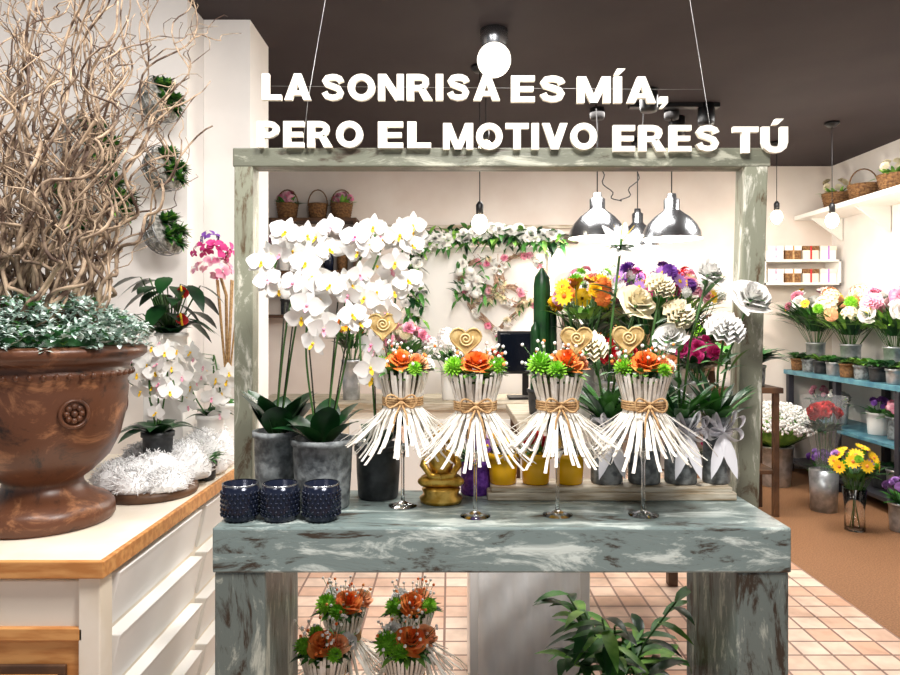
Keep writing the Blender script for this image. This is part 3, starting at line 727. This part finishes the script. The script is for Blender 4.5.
bq('green_foliage_bouquet',.78,3.62,.951,.2,1.54,[(T_MUM,Pm(GREENP),.08,9,1),(T_HYD,Pm(WHITEP),.12,5,.9)],nleaf=80,lm=LLEAF,ll=.24)
bq('red_rose_bouquet',.72,3.12,.951,.11,1.25,[(T_ROSE,Pm(RED),.075,9,1)],vr=.05,vh=.18,nleaf=20,lm=DLEAF)
bq('pink_rose_bouquet',1.1,3.12,.951,.11,1.24,[(T_ROSE,Pm(HOTP),.07,9,1)],vr=.05,vh=.18,nleaf=26,lm=DLEAF)
bq('peach_rose_bouquet',.90,3.1,.951,.09,1.20,[(T_ROSE,Pm(PEACH),.065,8,1)],vr=.045,vh=.15,nleaf=24,lm=DLEAF)
b=B(); pot(b,.44,3.35,.951,.07,.12,DSTONE)
for (dx,dy,h,r) in ((0,0,.60,.034),(.05,.03,.42,.022),(-.035,-.03,.34,.02)):
    V=[];F=[];seg=20;rows=14
    for i in range(rows+1):
        t=i/rows; rr=r*(1 if t<.85 else math.sqrt(max(.02,1-((t-.85)/.15)**2)))
        for k in range(seg): 
            a=2*pi*k/seg; q=rr*(1+.18*(-1)**k); V.append((.44+dx+q*math.cos(a),3.35+dy+q*math.sin(a),1.05+h*t))
    for i in range(rows):
        for k in range(seg): k2=(k+1)%seg; F.append((i*seg+k,i*seg+k2,(i+1)*seg+k2,(i+1)*seg+k))
    b.add(V,F,DLEAF)
b.obj('potted_cactus')

# ---------------------------------------------------------------- work counter behind
b=B(); b.box(-1.2,.95,4.2,4.75,.86,.90,WWOOD); b.box(-1.17,.92,4.24,4.72,0,.86,CREAM)
for k in range(4): b.box(-1.13+k*.52,-.65+k*.52,4.225,4.242,.08,.80,WHITEM)
b.obj('work_counter',.004)
b=B(); b.box(.30,.66,4.42,4.45,1.06,1.33,BLACK); b.box(.315,.645,4.415,4.421,1.075,1.315,SCREEN); b.box(.46,.50,4.45,4.47,.92,1.2,BLACK); b.box(.37,.59,4.38,4.55,.901,.915,BLACK); b.obj('computer_monitor',.004)
bq('white_flower_vase',.0,4.4,.901,.15,1.22,[(T_HYD,Pm(WHITEP),.12,6,.9)],vm=WHITEM,vh=.2,nleaf=30)
bq('red_flower_vase',.22,4.3,.901,.10,1.13,[(T_CARN,Pm(RED),.07,8,1)],vm=DSTONE,vh=.14,nleaf=20)
bq('pink_flower_vase',-.28,4.35,.901,.15,1.28,[(T_ROSE,Pm(PINK),.09,9,1),(T_MUM,Pm(IVORY),.08,5,.8)],vm=DSTONE,vh=.2,nleaf=34)
bq('yellow_flower_vase',-.62,4.4,.901,.15,1.35,[(T_DAISY,Pm(YEL,ORANGE),.09,10,1),(T_CARN,Pm(ORANGE),.08,4,.8)],vm=ZINC,vh=.25,nleaf=34)
for i,(x,m) in enumerate(((.72,RED),(.80,PURP),(.88,GREENP))):
    b=B()
    for j in range(3):
        z=.901+j*.05; b.lathe((x,4.35,z),[(.0,0),(.035,0),(.035,.006),(.022,.006),(.022,.042),(.035,.042),(.035,.048),(0,.048)],WHITEM,18); b.lathe((x,4.35,z),[(.022,.007),(.031,.007),(.031,.041),(.022,.041)],m,18)
    b.obj('ribbon_spools')

# ---------------------------------------------------------------- panel with heart wreaths
b=B(); b.box(-.25,.74,5.0,5.06,0,1.92,mat('white_panel',(246,243,240),rough=.6))
for xx in (-.25,.70): b.box(xx,xx+.04,4.985,5.0,0,1.92,WHITEM)
b.box(-.25,.74,4.985,5.0,1.88,1.92,WHITEM)
b.obj('display_panel',.003)
b=B()
def wreath(b,cx,cz,s,rot,heart=True,y0=4.955):
    for j in range(13):
        pts=[]; ox,oz,oy=R(-.013,.013),R(-.013,.013),R(-.012,.012); N=44; ph=R(0,6); sc=s*R(.95,1.05)
        hp=heart_pts(sc,N) if heart else [(sc*math.cos(2*pi*i/N),sc*math.sin(2*pi*i/N)) for i in range(N)]
        for i,(px,pz) in enumerate(hp):
            w=.012*math.sin(i*.9+ph); X=px*(1+w*3)+ox; Z=pz*(1+w*3)+oz
            pts.append((cx+X*math.cos(rot)-Z*math.sin(rot),y0+oy+w*.5,cz+X*math.sin(rot)+Z*math.cos(rot)))
        b.tube(pts,.0034,TWIG,4,True)
    for k in range(120):
        a=R(0,6.28); hp=heart_pts(s,60)[random.randint(0,59)] if heart else (s*math.cos(a),s*math.sin(a))
        px,pz=hp; c=Vector((cx+px*math.cos(rot)-pz*math.sin(rot)+R(-.02,.02),y0-.02,cz+px*math.sin(rot)+pz*math.cos(rot)+R(-.02,.02)))
        b.tube([c,c+Vector((R(-.03,.03),-R(0,.02),R(-.03,.03)))],.002,TWIG,3)
        if k%6==0: b.tm(T_ROSE,Pm([IVORY,WHITEP,PINK,WHITEP][(k//6)%4]),c,(0,-1,.1),.05)
        if k%8==0: b.leaf(c,(R(-1,1),-.4,R(-1,1)),.05,.02,LEAF,.2,n=3)
wreath(b,.50,1.68,.175,0,False,4.935); wreath(b,.22,1.68,.145,0,False,4.965); wreath(b,.33,1.50,.20,0,True,4.95)
for k in range(13): b.tm([T_ROSE,T_HYD][k%2],Pm(WHITEP),(.14+R(-.08,.12),4.90,1.66+R(-.12,.16)),(0,-1,.2),.07)
for k in range(36): b.leaf((.12+R(-.1,.16),4.91,1.66+R(-.14,.16)),(R(-1,1),-.4,R(-1,1)),.08,.03,LEAF,.2,n=3)
b.tube([(.34,4.95,1.6),(.34,4.98,1.87)],.002,JUTE,4)
b.obj('twig_heart_wreaths')
b=B()
for k in range(460):
    if k<330: t=k/330; x=-.24+1.02*t; z=1.94+.05*math.sin(pi*t)+R(-.045,.06)
    else: x=-.25+R(-.06,.06); z=1.93-.8*(k-330)/130
    y=4.95+R(-.06,.02)
    b.leaf((x,y,z),(R(-1,1),-R(.1,1),R(-.8,.8)),R(.07,.13),.04,[LEAF,DLEAF,LLEAF][k%3],.3,n=3)
    if k%9==0: b.tm([T_ROSE,T_CARN,T_HYD][k%3],Pm([WHITEP,IVORY,WHITEP][k%3]),(x,y-.04,z),(0,-1,.2),R(.06,.10))
b.tube([(-.25,4.97,1.1),(-.25,4.97,1.93),(.2,4.96,1.97),(.76,4.96,1.93)],.012,DSTEM,5)
b.obj('flower_garland')

# ---------------------------------------------------------------- back-left wall shelf with baskets
b=B(); b.box(-1.75,-.85,6.35,6.585,2.30,2.33,DWOOD); b.box(-1.75,-.85,6.35,6.585,1.82,1.85,DWOOD); b.box(-1.75,-.85,6.35,6.585,1.42,1.45,DWOOD)
for xx in (-1.75,-.88): b.box(xx,xx+.03,6.36,6.585,1.35,2.30,DWOOD)
b.obj('wall_shelf',.003)
def basket(x,y,z,r,handle=True,leafm=None):
    b=B(); b.cx=3.59; b.cy=6.585
    b.lathe((x,y,z),[(0,0),(r*.8,0),(r,.13),(r*1.04,.14),(r*.93,.14),(r*.75,.02),(0,.02)],WICK,24)
    for j in range(6): b.tube([(x+(r*(.82+.035*j))*math.cos(t),y+(r*(.82+.035*j))*math.sin(t),z+.015+j*.022) for t in [2*pi*q/20 for q in range(20)]],.006,WICK,5,True)
    if handle: b.tube([(x+r*math.cos(t),y,z+.13+.14*math.sin(t)) for t in [pi*q/12 for q in range(13)]],.006,WICK,5)
    if leafm: foliage(b,(x,y,z+.12),26,r*.8,.15,.03,leafm); spray(b,(x,y,z+.18),(0,-.4,0),7,r,T_CARN,Pm([HOTP,PINK,IVORY][int(abs(x)*7)%3]),.07)
    b.obj('wicker_basket')
basket(-1.5,6.46,2.331,.10,True,LEAF); basket(-1.22,6.46,2.331,.09); basket(-1.0,6.46,2.331,.10,True,LLEAF)
bq('pink_flower_vase',-1.52,6.40,1.851,.13,2.12,[(T_CARN,Pm(HOTP),.09,7,1),(T_CARN,Pm(PINK),.09,7,1),(T_DAISY,Pm(WHITEP,YEL),.08,5,1)],vm=WHITEM,vh=.15,vr=.05,nleaf=20,cy=6.585)
bq('pink_flower_vase',-1.5,6.40,1.451,.12,1.68,[(T_CARN,Pm(RED),.08,6,1),(T_DAISY,Pm(WHITEP,YEL),.08,5,1)],vm=DSTONE,vh=.14,vr=.05,nleaf=20,cy=6.585)
for x in (-1.25,-1.12,-.99):
    b=B(); b.lathe((x,6.45,1.851),[(0,0),(.045,0),(.05,.1),(.045,.18),(.016,.24),(.014,.31),(.019,.32),(.0,.32)],WICK if x<-1.2 or x>-1 else DGLASS,16); b.obj('decorative_bottle')

# ---------------------------------------------------------------- back shelving with vases
b=B()
for z in (.45,.95,1.42): b.box(1.05,2.45,6.2,6.57,z,z+.03,DWOOD)
for xx in (1.05,1.74,2.42): b.box(xx,xx+.03,6.2,6.57,0,1.45,DWOOD)
b.obj('back_shelving',.003)
cols=[(PINK,WHITEP),(YEL,ORANGE),(HOTP,LILAC),(IVORY,PEACH),(RED,PINK),(WHITEP,GREENP)]
for i in range(6):
    x=1.2+i*.225; z=[1.451,.981][i%2]
    bq('mixed_flower_bouquet',x,6.36,z,.12,z+.33,[(T_CARN,Pm(cols[i][0]),.10,7,1),(T_ROSE,Pm(cols[i][1]),.10,6,.9)],vr=.05,vh=.15,vm=[WHITEM,ZINC,STONE][i%3],nleaf=20,cy=6.58)

# ---------------------------------------------------------------- lamps
lights=[]
def dome_lamp(x,y,z,r=.2):
    b=B()
    b.lathe((x,y,z),[(r,0),(r*.985,.012),(r*.93,.05),(r*.8,.10),(r*.58,.15),(r*.34,.185),(r*.26,.20),(r*.26,.27),(r*.16,.28),(r*.14,.31),(0,.31)],SILVER,40)
    b.lathe((x,y,z),[(r-.006,.002),(r*.90,.048),(r*.77,.095),(r*.55,.145),(r*.3,.18),(0,.18)],WHITEM,40)
    b.tube([(x,y,z+.30),(x,y,CEIL-.06)],.004,DWIRE,6)
    b.lathe((x,y,CEIL-.075),[(0,0),(.045,0),(.05,.02),(.05,.074),(0,.074)],DWIRE,20)
    b.ball((x,y,z+.06),(.04,.04,.055),BULB,12,8)
    b.obj('pendant_lamp'); lights.append((x,y,z-.03,30,.05))
dome_lamp(1.01,4.8,1.96); dome_lamp(1.52,4.8,1.955,.205); dome_lamp(1.50,5.6,1.98,.17)
def bulb_lamp(x,y,z,P=9,r=.045):
    b=B(); b.ball((x,y,z),(r,r,r*1.25),BULB,16,10); b.lathe((x,y,z+r*1.05),[(.0,0),(.02,0),(.022,.06),(.01,.08),(0,.08)],BLACK,14)
    b.tube([(x,y,z+r+.08),(x,y,CEIL-.03)],.003,DWIRE,6); b.lathe((x,y,CEIL-.035),[(0,0),(.03,0),(.05,.02),(.05,.034),(0,.034)],BLACK,20)
    b.obj('bulb_pendant'); lights.append((x,y,z-.08,P,.04))
bulb_lamp(.17,4.0,1.95); bulb_lamp(2.80,5.13,2.13,14); bulb_lamp(2.66,5.7,2.24,12); bulb_lamp(.22,4.3,2.45,4)
b=B(); b.ball((.22,3.5,2.70),.085,GLOBE,24,16); b.lathe((.22,3.5,2.77),[(.06,0),(.07,.03),(.07,.079),(0,.079)],SILVER,24); b.obj('globe_ceiling_lamp')
b=B()
for (x,y) in ((1.25,4.4),(1.72,4.7),(1.62,5.0)):
    b.lathe((x,y,CEIL-.14),[(0,0),(.05,0),(.055,.02),(.055,.139),(0,.139)],BLACK,20)
b.box(1.2,1.8,4.66,4.72,CEIL-.03,CEIL-.001,BLACK)
b.obj('ceiling_spotlights')
b=B()
b.tube([(1.0+.28*t/30+.02*math.sin(t),4.7,2.42-.22*math.sin(pi*t/30)) for t in range(31)],.004,DWIRE,5)
b.tube([(1.0,4.7,2.42),(.98,4.7,CEIL)],.004,DWIRE,5); b.tube([(1.28,4.7,2.42),(1.3,4.7,CEIL)],.004,DWIRE,5)
b.obj('hanging_cable')
# ---------------------------------------------------------------- right shelving
b=B()
b.box(3.12,3.59,4.1,6.55,.90,.94,BLUESH); b.box(3.15,3.59,4.1,6.55,.48,.51,BLUESH); b.box(3.15,3.59,4.1,6.55,.08,.11,GRAYSH)
for yy in (4.1,4.9,5.7,6.49):
    b.box(3.14,3.19,yy,yy+.05,0,.90,GRAYSH); b.box(3.54,3.59,yy,yy+.05,0,.90,GRAYSH)
b.obj('plant_shelving',.003)
b=B(); b.box(3.22,3.59,4.6,6.55,2.33,2.37,WHITEM)
for yy in (4.9,5.7,6.4): b.add([(3.59,yy,2.33),(3.3,yy,2.33),(3.59,yy,2.12),(3.59,yy+.02,2.33),(3.3,yy+.02,2.33),(3.59,yy+.02,2.12)],[(0,1,2),(3,5,4),(1,4,5,2)],WHITEM,None,False)
b.obj('white_wall_shelf',.003)
for i,(y,k) in enumerate(((5.0,0),(5.35,1),(5.75,0),(6.15,1))):
    basket(3.40,y,2.371,.12,i%2==0,LLEAF if k else None)
b=B()
for z in (1.72,1.93):
    b.box(2.85,3.55,6.35,6.585,z,z+.02,WHITEM)
for xx in (2.85,3.53): b.box(xx,xx+.02,6.35,6.585,1.72,1.95,WHITEM)
b.obj('box_shelf',.002)
for z in (1.741,1.951):
    for i in range(4):
        x=2.90+i*.16; b=B(); b.box(x,x+.14,6.38,6.54,z,z+.11,[WHITEM,WICK,CREAM,WHITEM][i]); b.box(x-.004,x+.144,6.376,6.544,z+.085,z+.125,[CREAM,WHITEM,WICK,CREAM][i]); b.box(x+.062,x+.078,6.374,6.38,z,z+.125,[PINK,JUTE,RED,LILAC][i]); b.obj('gift_box',.002)
top=.941
K=dict(cx=3.585,cy=6.58)
bq('hydrangea_bouquet',3.38,4.75,top,.24,1.48,[(T_HYD,Pm(PINK),.19,8,1),(T_ROSE,Pm(PEACH),.12,8,.9),(T_HYD,Pm(WHITEP),.15,5,.9)],vr=.08,vh=.28,nleaf=60,ll=.24,**K)
bq('hydrangea_bouquet',3.34,5.25,top,.25,1.46,[(T_ROSE,Pm(WHITEP),.14,10,1),(T_CARN,Pm(PINK),.13,9,1),(T_DAISY,Pm(YEL,ORANGE),.11,6,1)],vr=.08,vh=.26,nleaf=70,ll=.28,lm=LLEAF,**K)
bq('hydrangea_bouquet',3.32,5.80,top,.27,1.46,[(T_HYD,Pm(IVORY),.18,8,1),(T_CARN,Pm(PEACH),.13,8,1),(T_MUM,Pm(GREENP),.10,6,1)],vr=.08,vh=.26,nleaf=90,ll=.32,lm=LLEAF,**K)
bq('mixed_flower_bouquet',3.25,6.22,top,.26,1.50,[(T_ROSE,Pm(WHITEP),.13,9,1),(T_DAISY,Pm(YEL,ORANGE),.11,7,1),(T_CARN,Pm(PINK),.11,6,1)],vr=.08,vh=.26,nleaf=110,ll=.36,lm=LEAF,**K)
for i,y in enumerate((4.55,4.8,5.02,5.22,5.42,5.62,5.82,6.02,6.22,6.42)):
    plant('potted_succulent',3.19,y,top,.06,.11,[STONE,WICK,ZINC,DSTONE][i%4],40,.18,.034,[LEAF,LLEAF,DLEAF][i%3],up=.8)
for i,y in enumerate((4.4,4.7,5.2,5.45,6.0,6.3)):
    b=B(); pot(b,3.33,y,.511,.08,.17,[WHITEM,ZINC,STONE][i%3]); foliage(b,(3.33,y,.66),24,.06,.14,.03,LEAF); spray(b,(3.33,y,.74),(0,-.3,0),8,.08,T_CARN,Pm([PURP,WHITEP,PINK][i%3]),.05,stemto=(3.33,y,.64)); b.obj('potted_flower')
for i,y in enumerate((4.5,5.2,5.4,6.0)):
    b=B(); pot(b,3.34,y,.111,.09,.18,[WHITEM,ZINC,DSTONE][i%3]); foliage(b,(3.34,y,.27),16,.05,.12,.03,DLEAF,up=0); b.obj('potted_plant')
b=B(); x,y=2.76,5.95; pot(b,x,y,0,.15,.34,ZINC,.8,soil=False,seg=32)
b.lathe((x,y,.34),[(.10,0),(.22,.08),(.26,.16),(.18,.24),(0,.28)],LLEAF,18)
for k in range(2600):
    a=R(0,6.28); rr=.35*math.sqrt(R(0,1)); h=.25*math.sqrt(max(0,1-(rr/.36)**2))
    p=(x+rr*math.cos(a),y+rr*math.sin(a)*.9,.40+h*R(.0,1)**.6+.06)
    b.tm(T_TINY,Pm(WHITEP),p,(0,0,1),R(.016,.030))
    if k%10==0: b.tube([p,(x+math.cos(a)*.08,y+math.sin(a)*.08,.32)],.002,STEM,3)
b.obj('gypsophila_bucket')
bq('yellow_flower_vase',2.70,4.67,.001,.16,.44,[(T_DAISY,Pm(YEL,ORANGE),.09,14,1),(T_MUM,Pm(GREENP),.06,6,.8),(T_CARN,Pm(LILAC),.06,4,1)],glass=True,vr=.075,vh=.28,nleaf=34)
b=B(); x,y=2.75,5.15
b.lathe((x,y,.001),[(0,0),(.09,0),(.1,.3),(0,.3)],ZINC,24)
spray(b,(x,y,.72),(0,-.5,0),12,.10,T_ROSE,Pm(RED),.095,stemto=(x,y,.28)); foliage(b,(x,y,.58),40,.08,.16,.045,DLEAF)
b.lathe((x,y,.28),[(.04,0),(.07,.12),(.13,.36),(.16,.56)],mat('cellophane_sheet',(240,245,248),rough=.1,alpha=.12),14,sm=False)
b.obj('wrapped_rose_bouquet')
for i,(x,y,m) in enumerate(((2.98,5.62,PURP),(2.35,6.3,HOTP),(3.0,4.65,LILAC))):
    b=B(); pot(b,x,y,.001,.08,.19,[WHITEM,STONE,ZINC][i]); foliage(b,(x,y,.18),24,.05,.13,.035,LEAF); spray(b,(x,y,.29),(0,-.3,0),12,.09,T_CARN,Pm(m),.06,stemto=(x,y,.17)); b.obj('potted_flower')
b=B(); b.box(1.90,2.36,4.95,5.3,.88,.92,DWOOD)
for xx in (1.92,2.30):
    for yy in (4.97,5.24): b.box(xx,xx+.04,yy,yy+.04,0,.88,DWOOD)
b.box(1.93,2.33,4.98,5.27,.3,.33,DWOOD)
b.obj('plant_stand',.003)
plant('potted_palm',2.02,5.1,.921,.09,.16,WHITEM,70,.42,.05,LEAF,up=1.0)
plant('potted_palm',2.23,5.13,.921,.08,.15,STONE,60,.36,.07,DLEAF,up=.9)

# ---------------------------------------------------------------- lights
def area(n,loc,size,P,col=(1,.965,.93),rot=(0,0,0)):
    l=bpy.data.lights.new(n,'AREA'); l.energy=P; l.size=size; l.color=col
    o=bpy.data.objects.new(n,l); o.location=loc; o.rotation_euler=rot; bpy.context.scene.collection.objects.link(o)
for i,(x,y,z,P,r) in enumerate(lights):
    l=bpy.data.lights.new('lamp_light','POINT'); l.energy=P; l.shadow_soft_size=r; l.color=(1,.91,.78)
    o=bpy.data.objects.new('lamp_light',l); o.location=(x,y,z); bpy.context.scene.collection.objects.link(o)
area('fill_light_front',(.25,.95,2.75),.5,62,rot=(math.radians(18),0,0))  # added fill in front of the table, brightens table and letters; no fixture
area('fill_light_left',(-1.0,1.2,2.75),.4,26,rot=(math.radians(20),0,0))  # added fill towards urn and counter, no real lamp hangs here
area('fill_light_middle',(.2,2.7,2.8),.6,34)  # added fill behind the frame, not one of the modelled lamps
area('fill_light_back',(1.0,4.9,2.82),1.0,52)  # added fill on top of the dome lamps, without a fixture of its own
area('fill_light_right',(2.6,4.6,2.82),.7,50)  # added fill for the right-hand shelving, no fixture behind it
w=bpy.data.worlds.new('world'); bpy.context.scene.world=w; w.use_nodes=True
w.node_tree.nodes['Background'].inputs[0].default_value=(.93,.95,1,1); w.node_tree.nodes['Background'].inputs[1].default_value=.38
sc=bpy.context.scene
sc.view_settings.view_transform='Standard'
cam=bpy.data.cameras.new('camera'); cam.lens=28; cam.sensor_width=36; cam.shift_y=-.0194
co=bpy.data.objects.new('camera',cam); co.location=(0,0,1.4); co.rotation_euler=(pi/2,0,0); sc.collection.objects.link(co); sc.camera=co
